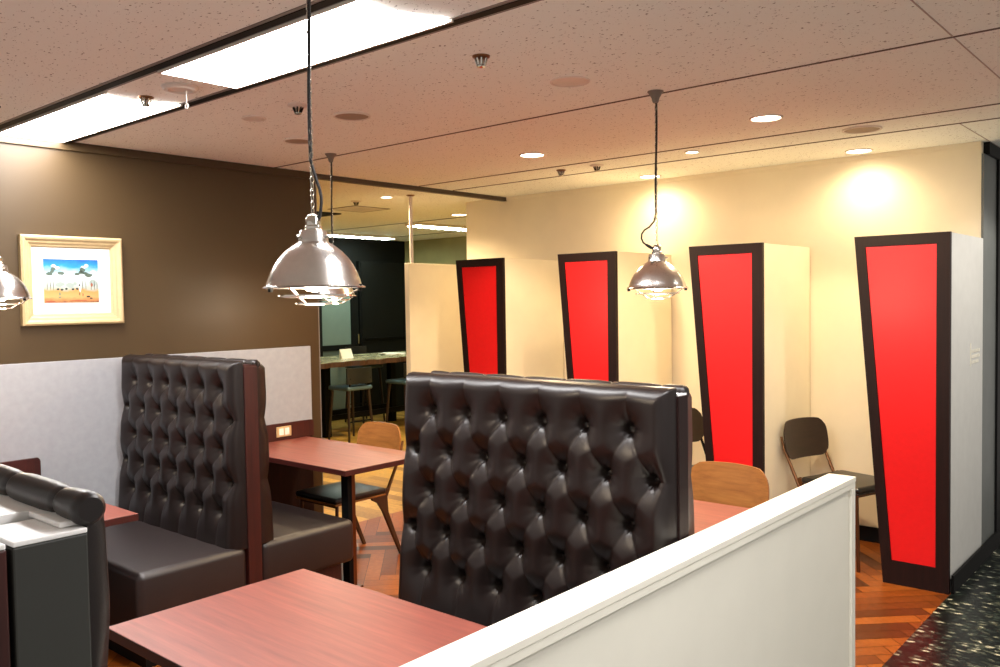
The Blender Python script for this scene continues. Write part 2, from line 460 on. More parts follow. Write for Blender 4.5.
downlight(-.31, 4.297, 'downlight over the stone walkway level with the low wall end', energy=45, col=(1, .93, .84))
downlight(-.31, 5.70, 'downlight over the far part of the stone walkway', energy=60, col=(1, .93, .84))

def tube_light(x, y0, y1, label):
    t = thing('fluorescent_light', label, 'ceiling light', (x, y0, HC-.03), 0, 'fluorescent strips in the back room')
    MB().box(x-.11, y0, HC-.03, x+.11, y1, HC, .004).build('housing', M['plastic'], t)
    MB().box(x-.09, y0+.02, HC-.036, x+.09, y1-.02, HC-.030).build('diffuser', M['tube_light'], t)
    for i in range(9):
        yy = y0+.08+i*(y1-y0-.16)/8
        MB().box(x-.09, yy-.006, HC-.045, x+.09, yy+.006, HC-.036).build('louvre_slat', M['plastic'], t)
tube_light(-9.12, 7.05, 8.25, 'fluorescent strip light above the far black wall, behind the near pendant')
tube_light(-7.36, 6.98, 8.05, 'fluorescent strip light seen between the thin pole and the pale wall corner')

b = MB()
hx0, hx1, hy0, hy1 = -6.79, -6.37, 5.31, 5.76
b.box(hx0, hy0, HC-.004, hx1, hy0+.014, HC).box(hx0, hy1-.014, HC-.004, hx1, hy1, HC).box(hx0, hy0, HC-.004, hx0+.014, hy1, HC).box(hx1-.014, hy0, HC-.004, hx1, hy1, HC)
t = thing('ceiling_hatch', 'square access hatch in the ceiling of the back room', 'hatch', (hx0, hy0, HC-.004))
b.build('hatch_frame', M['groove'], t)
MB().box(hx0+.014, hy0+.014, HC-.003, hx1-.014, hy1-.014, HC).build('hatch_panel', M['plastic'], t)
t = thing('ceiling_vent', 'dark square air vent in the ceiling of the back room', 'vent', (-7.45, 5.25, HC-.012))
MB().box(-7.45, 5.25, HC-.012, -7.02, 5.67, HC).build('vent_box', M['black'], t)
b = MB()
b.bm.free()
for i in range(6): MB().box(-7.43, 5.285+i*.065, HC-.016, -7.04, 5.295+i*.065, HC-.012).build('slat', M['header'], t)

# ------------------------------------------------------------------ tufted booths
def seg_dist(px, pz, ax, az, bx, bz):
    dx, dz = bx-ax, bz-az; L2 = dx*dx+dz*dz
    t = np.clip(((px-ax)*dx+(pz-az)*dz)/L2, 0, 1)
    return np.hypot(px-ax-t*dx, pz-az-t*dz), t

def tufted(x0, x1, z0, z1, yb, sign, thick, parent, step, btn=True, offset=0.0):
    """Deep buttoned leather cushion: pillows between diagonal folds, buttons in the pits."""
    L = x1-x0; H = z1-z0
    nx, nz = int(L/step)+1, int(H/step)+1
    xs = np.linspace(0, 1, nx)*L+x0; zs = np.linspace(0, 1, nz)*H+z0
    PX, PZ = np.meshgrid(xs, zs)
    pitch = .176
    rows = [1.232-.154*i for i in range(5)]
    cxm = (x0+x1)/2 + offset
    B = []
    for i, z in enumerate(rows):
        k = 6 if i % 2 == 0 else 7
        for j in range(k): B.append((cxm+(j-(k-1)/2)*pitch, z, i, j))
    segs = []
    for (bx, bz, i, j) in B:
        for (cx_, cz, i2, j2) in B:
            if i2 == i+1 and abs(abs(cx_-bx)-pitch/2) < .01: segs.append((bx, bz, cx_, cz, 1))
        if i == 0: segs.append((bx, bz, bx+.006*math.sin(j*3), z1+.02, .5))
        if i == 4: segs.append((bx, bz, bx+.004*math.sin(j*5), z0-.02, .45))
        if i % 2 == 1 and j == 0: segs.append((bx, bz, x0-.02, bz, .5))
        if i % 2 == 1 and j == 6: segs.append((bx, bz, x1+.02, bz, .5))
    db = np.full(PX.shape, 9.); ang = np.zeros(PX.shape)
    for (bx, bz, i, j) in B:
        d = np.hypot(PX-bx, (PZ-bz)); mk = d < db
        ang = np.where(mk, np.arctan2(PZ-bz, PX-bx)+i*1.3+j*.7, ang); db = np.where(mk, d, db)
    fold = np.zeros(PX.shape); soft = np.zeros(PX.shape)
    for (ax, az, bx, bz, w) in segs:
        d, tt = seg_dist(PX, PZ, ax, az, bx, bz)
        # the fold deepens near its buttons; for pleats to the edge it fades outward
        dep = (.5+.5*np.abs(2*tt-1)**1.5) if w == 1 else (1-.75*tt)*w*1.4
        fold = 1-(1-fold)*(1-np.minimum(dep, 1)*np.exp(-(d/.0085)**1.0)); soft = 1-(1-soft)*(1-.75*dep*np.exp(-(d/.042)**1.5))
    pit = np.exp(-(db/.017)**2); well = np.exp(-(db/.060)**1.4)
    wr = np.cos(ang*9)*np.exp(-(db/.034)**1.5)*(1-np.exp(-(db/.010)**2))
    depth = .012*fold + .020*soft + .030*pit + .020*well + .0022*wr
    e = np.minimum(np.minimum(PX-x0, x1-PX), z1-PZ)
    if sign > 0: e = np.minimum(np.minimum(PX-x0, (x1-PX)*3), z1-PZ)
    Rr = .052
    q = np.clip((Rr-e)/Rr, 0, 1)
    drop = (thick-.004)*(1-np.sqrt(np.maximum(0, 1-q**2)))
    flare = .030*(z1-PZ)/H                      # fuller towards the seat
    T = np.maximum(thick+flare-depth*(1-.45*q), .004)
    Y = yb + sign*np.maximum(T - drop*(T/thick), 0)
    me = bpy.data.meshes.new('tufted_back')
    ox, oy, oz = parent.location
    if sign < 0: PX = PX-.048*((z1-PZ)/H)*((x1-PX)/L)
    co = np.stack([PX-ox, Y-oy, PZ-oz], -1).reshape(-1, 3)
    # back sheet so that the cushion has a body of its own
    bk = np.stack([PX-ox, np.full(PX.shape, yb-oy), PZ-oz], -1)
    ring = [(0, c) for c in range(nx)]+[(r, nx-1) for r in range(1, nz)]+[(nz-1, c) for c in range(nx-2, -1, -1)]+[(r, 0) for r in range(nz-2, 0, -1)]
    idx = np.arange(nx*nz).reshape(nz, nx)
    faces = np.stack([idx[:-1, :-1], idx[:-1, 1:], idx[1:, 1:], idx[1:, :-1]], -1).reshape(-1, 4).tolist()
    if sign > 0: faces = [f[::-1] for f in faces]
    verts = co.tolist(); n0 = len(verts)
    verts += [bk[r, c].tolist() for r, c in ring]
    nr = len(ring)
    for k in range(nr):
        a, b2 = int(idx[ring[k]]), int(idx[ring[(k+1) % nr]])
        fc = [a, n0+k, n0+(k+1) % nr, b2]
        faces.append(fc if sign < 0 else fc[::-1])
    me.from_pydata(verts, [], faces); me.materials.append(M['leather'])
    me.polygons.foreach_set('use_smooth', [True]*len(me.polygons))
    o = bpy.data.objects.new('tufted_back', me); C.objects.link(o); o.parent = parent
    if btn:
        bme = None
        for (bx, bz, i, j) in B:
            if not (x0+.01 < bx < x1-.01): continue
            yy = yb + sign*(thick+.03*(z1-bz)/H-.013-.014-.044)
            if bme is None:
                mb = MB(); mb.lathe([(0, .005), (.006, .004), (.0095, 0), (.006, -.004), (0, -.005)], (0, 0, 0), 14, False)
                bmesh.ops.rotate(mb.bm, cent=(0, 0, 0), matrix=Matrix.Rotation(PI/2, 3, 'X'), verts=mb.bm.verts[:])
                bo = mb.build('button', M['leather'], o, True, world=False); bme = bo.data
            else:
                bo = bpy.data.objects.new('button', bme); C.objects.link(bo); bo.parent = o
            bo.location = (bx-ox-(.048*((z1-bz)/H)*((x1-bx)/L) if sign < 0 else 0), yy-oy, bz-oz)
    return o

def top_roll(x0, x1, y, z, rad, parent):
    """The padded roll along the top of a back, pinched where the pleats run over it."""
    N = 240; P = []; RR = []
    for i in range(N+1):
        x = x0+(x1-x0)*i/N; d = abs((x-x1+.09) % .19-.095); d = .095-d
        e = min(x-x0, x1-x); k = 1 if e > rad*.6 else math.sqrt(max(0.02, 1-(1-e/(rad*.6))**2))*.35+.65
        P.append((x, y, z)); RR.append(rad*k-.004*math.exp(-(d/.005)**2)-.003*math.exp(-(d/.03)**2))
    MB().tube(P, RR, 20).build('top_roll', M['leather'], parent, True)

def booth(x0, x1, y0, ct, label, front=True, rear=True, step=.006, rstep=.010, endx=None):
    t = thing('booth_bench', label, 'booth bench', (x0, y0, 0), 0, 'tall buttoned leather booths')
    ZT = 1.372
    MB().box(x0, y0, 0, x1+.003, y0+ct, 1.345, .003).build('core_panel', M['redwood'] if x0 < -4 else M['wenge'], t)
    MB().box(x0+.01, y0+.004, 1.345, x1, y0+ct-.004, 1.351).build('top_strip', M['cap_highlight'] if x0 > -4 else M['redwood'], t)  # the white version paints a highlight onto the dark core's top
    if front:
        tufted(x0+.004, x1-.004, .44, ZT, y0, -1, .066, t, step)
        MB().box(x0+.005, y0-.565, .12, x1+.003, y0-.004, .452, .035, 5).build('seat', M['seat_leather'], t, True)
        MB().box(x0+.02, y0-.52, 0, x1-.04, y0-.002, .119).build('plinth', M['dark'], t)
    if rear:
        tufted(x0+.004, x1-.004, .44, ZT-.012, y0+ct, 1, .060, t, rstep, btn=False)
        top_roll(x0+.05, x1-.004, y0+ct+.005, ZT-.022, .0245, t)
        MB().box(x0+.005, y0+ct+.004, .215, x1+.003, y0+ct+.60, .452, .035, 5).build('seat', M['seat_leather'], t, True)
        MB().box(x0+.02, y0+ct+.002, 0, x1-.05, y0+ct+.54, .214).build('plinth', M['redwood'], t)
    return t
booth(-4.885, -3.705, 2.362, .076, 'dark brown buttoned leather booth against the left wall, red-brown wooden end post')
booth(-2.505, -1.313, 2.362, .060, 'large black-brown buttoned leather booth in the middle, beside the low white wall', step=.005)

# the nearest booth, seen over its back at the left edge
x0, x1 = -2.505, -1.304
t = thing('booth_bench', 'black leather booth at the lower left edge, seen over its rolled back and grey end', 'booth bench', (x0, .454, 0), 0, 'tall buttoned leather booths')
MB().box(x0, .454, 0, x1-.125, .552, 1.30, .003).build('core_panel', M['wenge'], t)
MB().box(x0, .456, 1.30, x1-.14, .556, 1.330).build('top_strip', M['cap_highlight'], t)  # white colour imitates the bright reflection along the core top
MB().box(x1-.139, .527, 1.321, x1-.022, .556, 1.330, .002).build('top_strip', M['cap_highlight'], t)
MB().box(x1-.124, .454, 0, x1, .559, 1.312, .003).build('end_panel', M['endcap'], t)
MB().box(x1-.124, .4545, 1.312, x1, .5585, 1.320, .002).build('top_strip', M['cap_highlight'], t)
MB().box(x0, .400, 0, x1, .447, 1.312, .003).build('front_board', M['redwood'], t)
MB().box(x0, .401, 1.312, x1, .446, 1.320, .002).build('top_strip', M['cap_highlight'], t)
tufted(x0, x1-.005, .44, 1.355, .5595, 1, .034, t, .008, btn=False)
top_roll(x0, x1-.001, .5655, 1.345, .0265, t)
MB().box(x0, .64, .215, x1-.002, 1.09, .452, .035, 5).build('seat', M['seat_leather'], t, True)
MB().box(x0+.02, .562, 0, x1-.05, 1.05, .214).build('plinth', M['redwood'], t)

# ------------------------------------------------------------------ tables
def table(x0, x1, y0, y1, label, legx, wall_side):
    cy = (y0+y1)/2
    t = thing('dining_table', label, 'table', (legx, cy, 0), 0, 'red-brown wooden booth tables')
    mb = MB().box(x0, y0, .688, x1, y1, .72, .003)
    o = mb.build('tabletop', [M['table_wood'], M['table_edge']], t)
    for p in o.data.polygons:
        if p.normal.z < .6: p.material_index = 1
    MB().box(legx-.03, cy-.215, .012, legx+.03, cy-.182, .687, .003).build('leg', M['black'], t)
    MB().box(legx-.022, cy-.181, .012, legx+.022, cy-.152, .687, .003).build('leg', M['bronze'], t)
    MB().box(legx-.05, cy-.24, 0, legx+.05, cy-.13, .012, .003).build('foot_plate', M['bronze'], t)
    bx = x0+.05 if wall_side < 0 else x1-.05
    MB().box(bx-.03, y0+.08, .62, bx+.03, y1-.08, .687).build('wall_bracket', M['black'], t)
    return t
table(-4.95, -3.735, 1.18, 1.826, 'red-brown table against the left wall, mostly hidden behind the near black booth', -3.88, -1)
table(-4.95, -3.738, 3.005, 3.645, 'red-brown table against the left wall by the outlet, with an empty oak chair behind', -3.88, -1)
table(-2.482, -1.312, 1.105, 1.80, 'large pinkish wooden table nearest the viewer in front of the big buttoned booth', -2.30, 1)
table(-2.48, -1.312, 2.93, 3.545, 'red-brown table behind the big buttoned booth, touching the low white wall', -2.30, 1)

# wooden boards behind the wall tables
def wall_board(y0, y1, label, outlet):
    t = thing('wall_board', label, 'wall board', (XL+.016, y0, .722), 0, 'wooden boards behind the wall tables')
    poly = [(y0, .722), (y1, .722), (y1, .815), (y1-.003, .826), (y1-.012, .836), (y0, .836)]
    MB().prism(poly, XL+.016, XL+.034, 'x').build('board', M['redwood'], t)
    if outlet:
        o = MB().box(XL+.034, 3.385, .745, XL+.040, 3.505, .815, .002).build('outlet_plate', M['brass'], t)
        for yy in (3.405, 3.450): MB().box(XL+.0402, yy, .757, XL+.043, yy+.036, .803, .001).build('socket', M['white'], t)
wall_board(1.22, 1.876, 'red-brown wooden board on the grey wall behind the near black booth', False)
wall_board(3.03, 3.697, 'red-brown wooden board with a brass power outlet at the wall table', True)
# ------------------------------------------------------------------ low white wall
t = thing('half_wall', 'low white wall running from the lower right foreground to the walkway', 'low wall', (-1.30, .2, 0))
MB().box(-1.300, .2, 0, -1.205, 3.605, .878, .002).build('wall_body', M['white'], t)
MB().box(-1.302, .2, .879, -1.190, 3.622, .900, .002).build('top_cap', M['white'], t)
MB().box(-1.204, .2, .855, -1.192, 3.604, .878, .001).box(-1.204, 3.58, 0, -1.192, 3.604, .854, .001).build('face_frame', M['white'], t)
MB().box(-1.300, 3.606, 0, -1.192, 3.620, .878, .001).build('end_panel', M['white'], t)

# ------------------------------------------------------------------ partition fins with red panels
FY = 5.109; FZ = 1.986
def fin(xr, label, grey=False):
    t = thing('partition', label, 'partition', (xr-.25, FY, 0), 0, 'tapered partitions with red panels')
    W0, W1 = .505, .345
    poly = lambda l, r, b, tp: [(xr-W1+l-(W0-W1)*b/FZ, b), (xr-r, b), (xr-r, FZ-tp), (xr-W0+l+(W0-W1)*tp/FZ, FZ-tp)]
    MB().prism(poly(.004, .003, 0, .002), FY+.031, YB-.014 if not grey else YB, 'y').build('body', M['sidegrey'] if grey else M['cream'], t)
    # frame around the panel
    lx = lambda z, l=0: xr-W1-(W0-W1)*z/FZ+l
    bl, br, bt, bbm = .056, .068, .060, .135
    b = MB()
    b.prism([(lx(0), 0), (lx(0, bl), 0), (lx(FZ, bl), FZ), (lx(FZ), FZ)], FY, FY+.030, 'y')
    b.prism([(xr-br, 0), (xr, 0), (xr, FZ), (xr-br, FZ)], FY, FY+.030, 'y')
    b.prism([(lx(FZ-bt, bl), FZ-bt), (xr-br, FZ-bt), (xr-br, FZ), (lx(FZ, bl), FZ)], FY, FY+.030, 'y')
    b.prism([(lx(0, bl), 0), (xr-br, 0), (xr-br, bbm), (lx(bbm, bl), bbm)], FY, FY+.030, 'y')
    b.build('panel_frame', M['wenge'], t)
    g = .0015
    MB().prism([(lx(bbm, bl)+g, bbm+g), (xr-br-g, bbm+g), (xr-br-g, FZ-bt-g), (lx(FZ-bt, bl)+g, FZ-bt-g)], FY+.006, FY+.029, 'y').build('red_panel', M['red'], t)
    return t
fin(-4.367, 'partition with a red panel at the far left of the row, just right of the plain cream slab')
fin(-3.324, 'partition with a red panel, second from the left, left of the hanging lamp')
fin(-2.246, 'partition with a red panel between the hanging lamp and the dark brown chair')
f4 = fin(-1.184, 'tallest-looking red panel partition at the right, grey side with small white lettering', True)
o = MB().box(-1.1865, 5.585, 1.222, -1.1835, 5.600, 1.358)
for r_ in range(3):
    z = 1.318-.032*r_
    for k in range(6):
        wd = random.uniform(.018, .028); y = 5.618+k*.036
        if y+wd < 5.84-.02*(r_ == 2)*2: o.box(-1.1865, y, z-.018, -1.1838, y+wd, z)
o.build('lettering', M['white'], f4)
# plain slab at the left end with the steel pole
t = thing('partition', 'plain cream slab partition at the left end, carrying a thin pole', 'partition', (-5.455, FY, 0))
MB().box(-5.485, FY, 0, -5.430, YB-.014, 1.986, .002).build('slab', M['cream'], t)
t = thing('pole', 'thin pale pole rising from the cream slab to the ceiling', 'pole', (-5.43+.0-.027, FY+.05, 1.986))
px_, py_ = -5.445, FY+.05
MB().lathe([(.016, 1.987), (.016, HC-.012)], (px_, py_, 0), 20).build('shaft', M['plastic'], t, True)
MB().lathe([(.016, HC-.011), (.026, HC-.010), (.036, HC-.004), (.036, HC)], (px_, py_, 0), 24).build('flange', M['bronze'], t, True)

# ------------------------------------------------------------------ pendant lamps
ZR = 1.695
def make_pendant(loc, label, loop, spread=1):
    t = thing('pendant_lamp', label, 'pendant lamp', (loc[0], loc[1], ZR), 0, 'metal dome pendant lamps')
    # shade, double walled
    out = [(.137, -.003), (.138, 0), (.130, .003), (.1275, .006), (.124, .020), (.116, .040), (.106, .060), (.093, .079), (.076, .097), (.057, .112), (.045, .119), (.041, .122)]
    ins = [(r-.004, z-.003) for r, z in out[::-1] if r < .125]
    MB().lathe(out+ins+[(.122, .012), (.126, -.003)], (0, 0, 0), 64, False).build('shade', M['steel'], t, True, world=False, angle=60)
    MB().lathe([(.041, .121), (.0365, .150), (.034, .154), (.023, .155)], (0, 0, 0), 40, True).build('neck', M['steel'], t, True, world=False)
    MB().lathe([(.022, .155), (.0235, .159), (.0235, .164), (.0205, .167), (.0205, .184), (.017, .191), (.010, .196), (.005, .198)], (0, 0, 0), 32, True).build('socket', M['chrome'], t, True, world=False)
    # wing nuts on the neck
    for a in (.3, .3+2*PI/3, .3+4*PI/3):
        MB().tube([(.037*math.cos(a), .037*math.sin(a), .136), (.049*math.cos(a), .049*math.sin(a), .136)], .004, 8).build('screw', M['chrome'], t, True, world=False)
    # guard rings below the rim
    g = MB()
    ring = lambda r, z: [(r*math.cos(2*PI*i/48), r*math.sin(2*PI*i/48), z) for i in range(48)]
    g.lathe([(.098, -.021), (.098, -.025), (.072, -.029), (.072, -.025), (.098, -.021)], (0, 0, 0), 48, False)
    g.lathe([(.052, -.042), (.052, -.046), (.028, -.049), (.028, -.045), (.052, -.042)], (0, 0, 0), 48, False)
    for i in range(3):
        a = .9+i*2*PI/3; ca, sa = math.cos(a), math.sin(a)
        g.tube([(.128*ca, .128*sa, .0), (.094*ca, .094*sa, -.022), (.050*ca, .050*sa, -.044)], .0025, 8)
    g.build('guard_ring', M['steel'], t, True, world=False)
    k = MB()
    for a in (.9+PI*1.9, .9+PI*.9): k.tube([(.126*math.cos(a), .126*math.sin(a), -.012), (.126*math.cos(a), .126*math.sin(a), .006)], .007, 8)
    k.build('clip', M['black'], t, True, world=False)
    MB().lathe([(0, -.014), (.020, -.010), (.034, .004), (.038, .022), (.034, .040), (.020, .062), (.016, .110)], (0, 0, 0), 32, False).build('bulb', M['bulb'], t, True, world=False)
    # chain, cord and rose
    top = HC-ZR
    c = MB(); z = .198; i = 0
    while z < top-.045:
        a = (i % 2)*PI/2; ca, sa = math.cos(a), math.sin(a)
        c.tube([(.005*math.cos(q)*ca, .005*math.cos(q)*sa, z+.009+.010*math.sin(q)) for q in [2*PI*j/12 for j in range(12)]], .0014, 5, True)
        z += .0165; i += 1
    c.build('chain', M['chrome'], t, True, world=False)
    lp = math.radians(loop)
    dx, dy = math.cos(lp), math.sin(lp)
    N = 420; P = []; PR = []
    for j in range(N+1):
        zz = top-.03-(top-.03-.34)*j/N
        P.append((.0035*math.cos(zz*9), .0035*math.sin(zz*9), zz)); PR.append(.0052 if j % 3 else .0040)
    k_ = spread
    Q = [(.012, .30), (.034, .275), (.056, .262), (.068, .245), (.070, .225), (.062, .206), (.050, .197)]
    for a_, z_ in Q:
        P.append((a_*k_*dx+.010*(1-k_)*dx, a_*k_*dy+.010*(1-k_)*dy, z_ if k_ == 1 else .30-(.30-.19)*Q.index((a_, z_))/6)); PR.append(.0042)
    e_ = P[-1]
    P2 = [e_, (e_[0]*.62, e_[1]*.62, .186), (.019*dx, .019*dy, .178)]
    MB().tube(P, PR, 8).tube(P2, [.006, .008, .005], 8).build('cord', M['cord'], t, True, world=False)
    MB().lathe([(.010, top-.052), (.014, top-.046), (.018, top-.030), (.030, top-.010), (.036, top-.004), (.036, top)], (0, 0, 0), 32, True).build('ceiling_rose', M['roseg'], t, True, world=False)
    light('pendant_glow', 'POINT', (0, 0, -.055), PEN, (1, .80, .56), t, shadow_soft_size=.03)
    return t
PEN = 12
make_pendant((-1.912, 1.446), 'large metal dome pendant lamp hanging nearest, above the near pinkish table', 20, .3)
make_pendant((-1.99, 3.40), 'metal dome pendant lamp hanging in front of the red panels at the right', 225)
make_pendant((-4.275, 3.38), 'metal dome pendant lamp behind the nearest one, over the table with the outlet', 20, .3)
make_pendant((-4.325, 1.49), 'metal dome pendant lamp cut by the left edge of the photo, before the picture', 200, .3)

# ------------------------------------------------------------------ framed picture
fy0, fy1, fz0, fz1 = 1.813, 2.364, 1.553, 2.045
t = thing('framed_picture', 'ivory framed landscape picture with a wide white mat on the brown wall', 'picture', (XL, (fy0+fy1)/2, fz0))
prof = [(0, .002), (0, .034), (.010, .042), (.020, .040), (.030, .030), (.040, .028), (.050, .020), (.058, .018), (.064, .010), (.064, .002)]
b = MB(); rings = []
for ins, dep in prof:
    rings.append([b.bm.verts.new((XL+dep, y, z)) for y, z in ((fy0+ins, fz0+ins), (fy1-ins, fz0+ins), (fy1-ins, fz1-ins), (fy0+ins, fz1-ins))])
for q in range(len(rings)):
    A, Bq = rings[q], rings[(q+1) % len(rings)]
    for i in range(4): b.bm.faces.new((A[i], A[(i+1) % 4], Bq[(i+1) % 4], Bq[i]))
b.build('frame', M['frame'], t)
MB().box(XL+.003, fy0+.062, fz0+.062, XL+.009, fy1-.062, fz1-.062).build('mat_board', M['mat'], t)
ay0, ay1, az0, az1 = 1.934, 2.232, 1.676, 1.918
MB().box(XL+.009, ay0-.007, az0-.007, XL+.0098, ay1+.007, az1+.007).build('mat_line', M['plastic'], t)
AH = az1-az0; AW = ay1-ay0
def art_material():
    mm, nt, bs = base('painted_landscape', (1, 1, 1, 1), .6)
    tc = nt.nodes.new('ShaderNodeTexCoord'); sp = nt.nodes.new('ShaderNodeSeparateXYZ')
    nt.links.new(tc.outputs['Generated'], sp.inputs[0])
    nz = noise(nt, coords(nt, (1, 14, 26)), 1.0, 5)
    ma = nt.nodes.new('ShaderNodeMath'); ma.operation = 'MULTIPLY_ADD'; ma.inputs[1].default_value = .24; ma.inputs[2].default_value = -.12
    nt.links.new(nz, ma.inputs[0])
    ad = nt.nodes.new('ShaderNodeMath'); ad.operation = 'ADD'
    nt.links.new(sp.outputs['Z'], ad.inputs[0]); nt.links.new(ma.outputs[0], ad.inputs[1])
    c = ramp(nt, ad.outputs[0], [(0, lin(96, 48, 32)), (.05, lin(156, 104, 60)), (.14, lin(185, 140, 86)), (.27, lin(180, 131, 73)), (.33, lin(152, 156, 144)), (.46, lin(171, 180, 177)),
                                (.58, lin(190, 195, 196)), (.70, lin(152, 184, 196)), (.84, lin(24, 128, 180)), (1, lin(0, 83, 156))])
    nt.links.new(c, bs.inputs['Base Color']); return mm
art = MB().box(XL+.0098, ay0, az0, XL+.0106, ay1, az1).build('painting', art_material(), t)
pm = [plain('paint_'+k, lin(*[v*.82 for v in c]), .6) for k, c in (('cloud', (238, 244, 244)), ('grey_green', (92, 112, 100)), ('dark_green', (44, 58, 44)), ('teal', (60, 140, 120)), ('white', (250, 248, 244)), ('black', (36, 28, 26)), ('rust', (176, 84, 50)), ('pale', (170, 186, 180)))]
b = MB()
def dab(u, v, w, h, mi, kk=9, lay=1):
    b.mi = mi; n0 = len(b.bm.faces)
    vs = [b.bm.verts.new((XL+.0106+.0002*lay, ay0+AW*u+w*AW*math.cos(2*PI*i/kk)*random.uniform(.75, 1.1), az0+AH*v+h*AH*math.sin(2*PI*i/kk)*random.uniform(.75, 1.1))) for i in range(kk)]
    b.bm.faces.new(vs); b._tag(n0)
for u, v in ((.18, .84), (.24, .80), (.72, .82), (.78, .86), (.90, .72), (.62, .62), (.05, .62), (.45, .60)): dab(u, v, .05, .04, 0)
for u, v, w, h in ((.10, .66, .06, .05), (.17, .77, .05, .05), (.15, .71, .04, .04), (.31, .68, .07, .045), (.60, .66, .05, .035), (.70, .76, .06, .06), (.68, .70, .06, .04), (.82, .64, .08, .05), (.76, .68, .05, .04)): dab(u, v, w, h, 1, 11, 2)
for u in (.06, .12, .17, .70, .76, .86, .92, .97): dab(u, .40, .006, .13, 2, 6, 2)
for u, v in ((.25, .31), (.32, .30), (.40, .32), (.52, .31), (.60, .32)): dab(u, v, .03, .025, 2, 8, 2)
for u, v, w, h in ((.28, .42, .09, .06), (.47, .40, .08, .07), (.56, .44, .04, .05), (.89, .45, .07, .10)): dab(u, v, w, h, 7, 9, 1)
dab(.28, .20, .014, .05, 3, 8, 3); dab(.28, .13, .03, .015, 3, 8, 3); dab(.65, .32, .022, .08, 4, 8, 3); dab(.64, .40, .014, .03, 5, 8, 4)
dab(.64, .20, .010, .045, 5, 6, 3); dab(.70, .18, .010, .045, 5, 6, 3); dab(.80, .14, .04, .025, 5, 8, 3); dab(.85, .10, .03, .02, 5, 8, 3); dab(.87, .42, .025, .05, 6, 8, 3); dab(.12, .03, .09, .02, 6, 9, 2); dab(.60, .05, .20, .012, 6, 9, 2)
fo = b.build('painted_figures', pm, t)

# ------------------------------------------------------------------ chairs
def make_chair(loc, rz, label, ply, seat_m, metal, lift=0):
    """Local: faces -y, origin on the floor below the middle of the seat."""
    t = thing('dining_chair', label, 'chair', loc, rz, 'plywood-backed dining chairs')
    # curved plywood back
    def sheet(w, z0, z1, y, lean, curve, th, crn):
        mb = MB(); bm = mb.bm; NU, NV = 18, 8; V = {}
        for side in (0, 1):
            for i in range(NU+1):
                for j in range(NV+1):
                    u = -1+2*i/NU; v = j/NV
                    vz = abs(2*v-1); uu = abs(u)
                    # rounded corners: shrink the height near the sides
                    k = 1-crn*max(0, (uu-.70)/.30)**2.2
                    z = (z0+z1)/2+(v-.5)*(z1-z0)*k + .012*(1-u*u)*(v > .5)*(v-.5)*2
                    yy = y+lean*(z-z0)-curve*(u*u)+(th if side else 0)
                    V[side, i, j] = bm.verts.new((u*w/2*(1-.06*(vz**3)), yy, z))
        for i in range(NU):
            for j in range(NV):
                bm.faces.new((V[0, i, j], V[0, i+1, j], V[0, i+1, j+1], V[0, i, j+1]))
                bm.faces.new((V[1, i, j+1], V[1, i+1, j+1], V[1, i+1, j], V[1, i, j]))
        for i in range(NU):
            for j in (0, NV): bm.faces.new((V[0, i, j], V[1, i, j], V[1, i+1, j], V[0, i+1, j]))
        for j in range(NV):
            for i in (0, NU): bm.faces.new((V[0, i, j], V[0, i, j+1], V[1, i, j+1], V[1, i, j]))
        return mb
    sheet(.425, .595, .835, .335, .16, .030, .011, .34).build('backrest', ply, t, True, world=False)
    # padded seat on a thin ply shell
    MB().box(-.205, -.20, .425+lift, .205, .215, .462+lift, .016, 4).build('seat', seat_m, t, True, world=False)
    MB().box(-.200, -.195, .412+lift, .200, .21, .4245+lift, .004).build('seat_shell', ply, t, world=False)
    for sx in (-1, 1):
        x = sx*.185
        # rear leg: a folded blade, widest at the seat, tapering to the floor and up to the back
        poly = [(.335, 0), (.355, 0), (.235, .30), (.228, .40), (.250, .44), (.236, .455), (.100, .411), (.105, .395), (.150, .37), (.190, .31)]
        poly = [(a, z+(lift if z > .305 else 0)) for a, z in poly]
        MB().prism(poly, x-.011, x+.011, 'x', .002).build('rear_leg', metal, t, world=False)
        MB().tube([(sx*.185, .235, .43), (sx*.188, .300, .56), (sx*.190, .352, .66), (sx*.186, .378, .74)], [.012, .010, .009, .007], 10).build('back_upright', M['bronze'] if metal is M['walnut'] else metal, t, True, world=False)
        MB().tube([(sx*.175, -.165, .412+lift), (sx*.185, -.185, .0)], [.011, .010], 12).build('front_leg', metal, t, True, world=False)
    MB().tube([(-.176, -.165, .402+lift), (.176, -.165, .402+lift)], .009, 10).tube([(-.174, .14, .402+lift), (.174, .14, .402+lift)], .009, 10).tube([(0, -.165, .400+lift), (0, .14, .400+lift)], .009, 10).build('seat_rail', metal, t, True, world=False)
    return t
make_chair((-4.335, 3.44, 0), math.radians(0), 'empty chair with a light oak back and black seat at the wall table', M['oak'], M['black_leather'], M['walnut'])
make_chair((-1.855, 3.47, 0), math.radians(0), 'oak-backed chair at the table behind the big buttoned booth', M['oak'], M['black_leather'], M['walnut'])
make_chair((-1.82, 5.44, 0), math.radians(73), 'dark brown chair in the gap between the two right red panels', M['darkply'], M['black_leather'], M['bronze'], .045)
make_chair((-2.73, 5.44, 0), math.radians(73), 'dark brown chair half hidden behind the big booth, left of the third red panel', M['darkply'], M['black_leather'], M['black'])

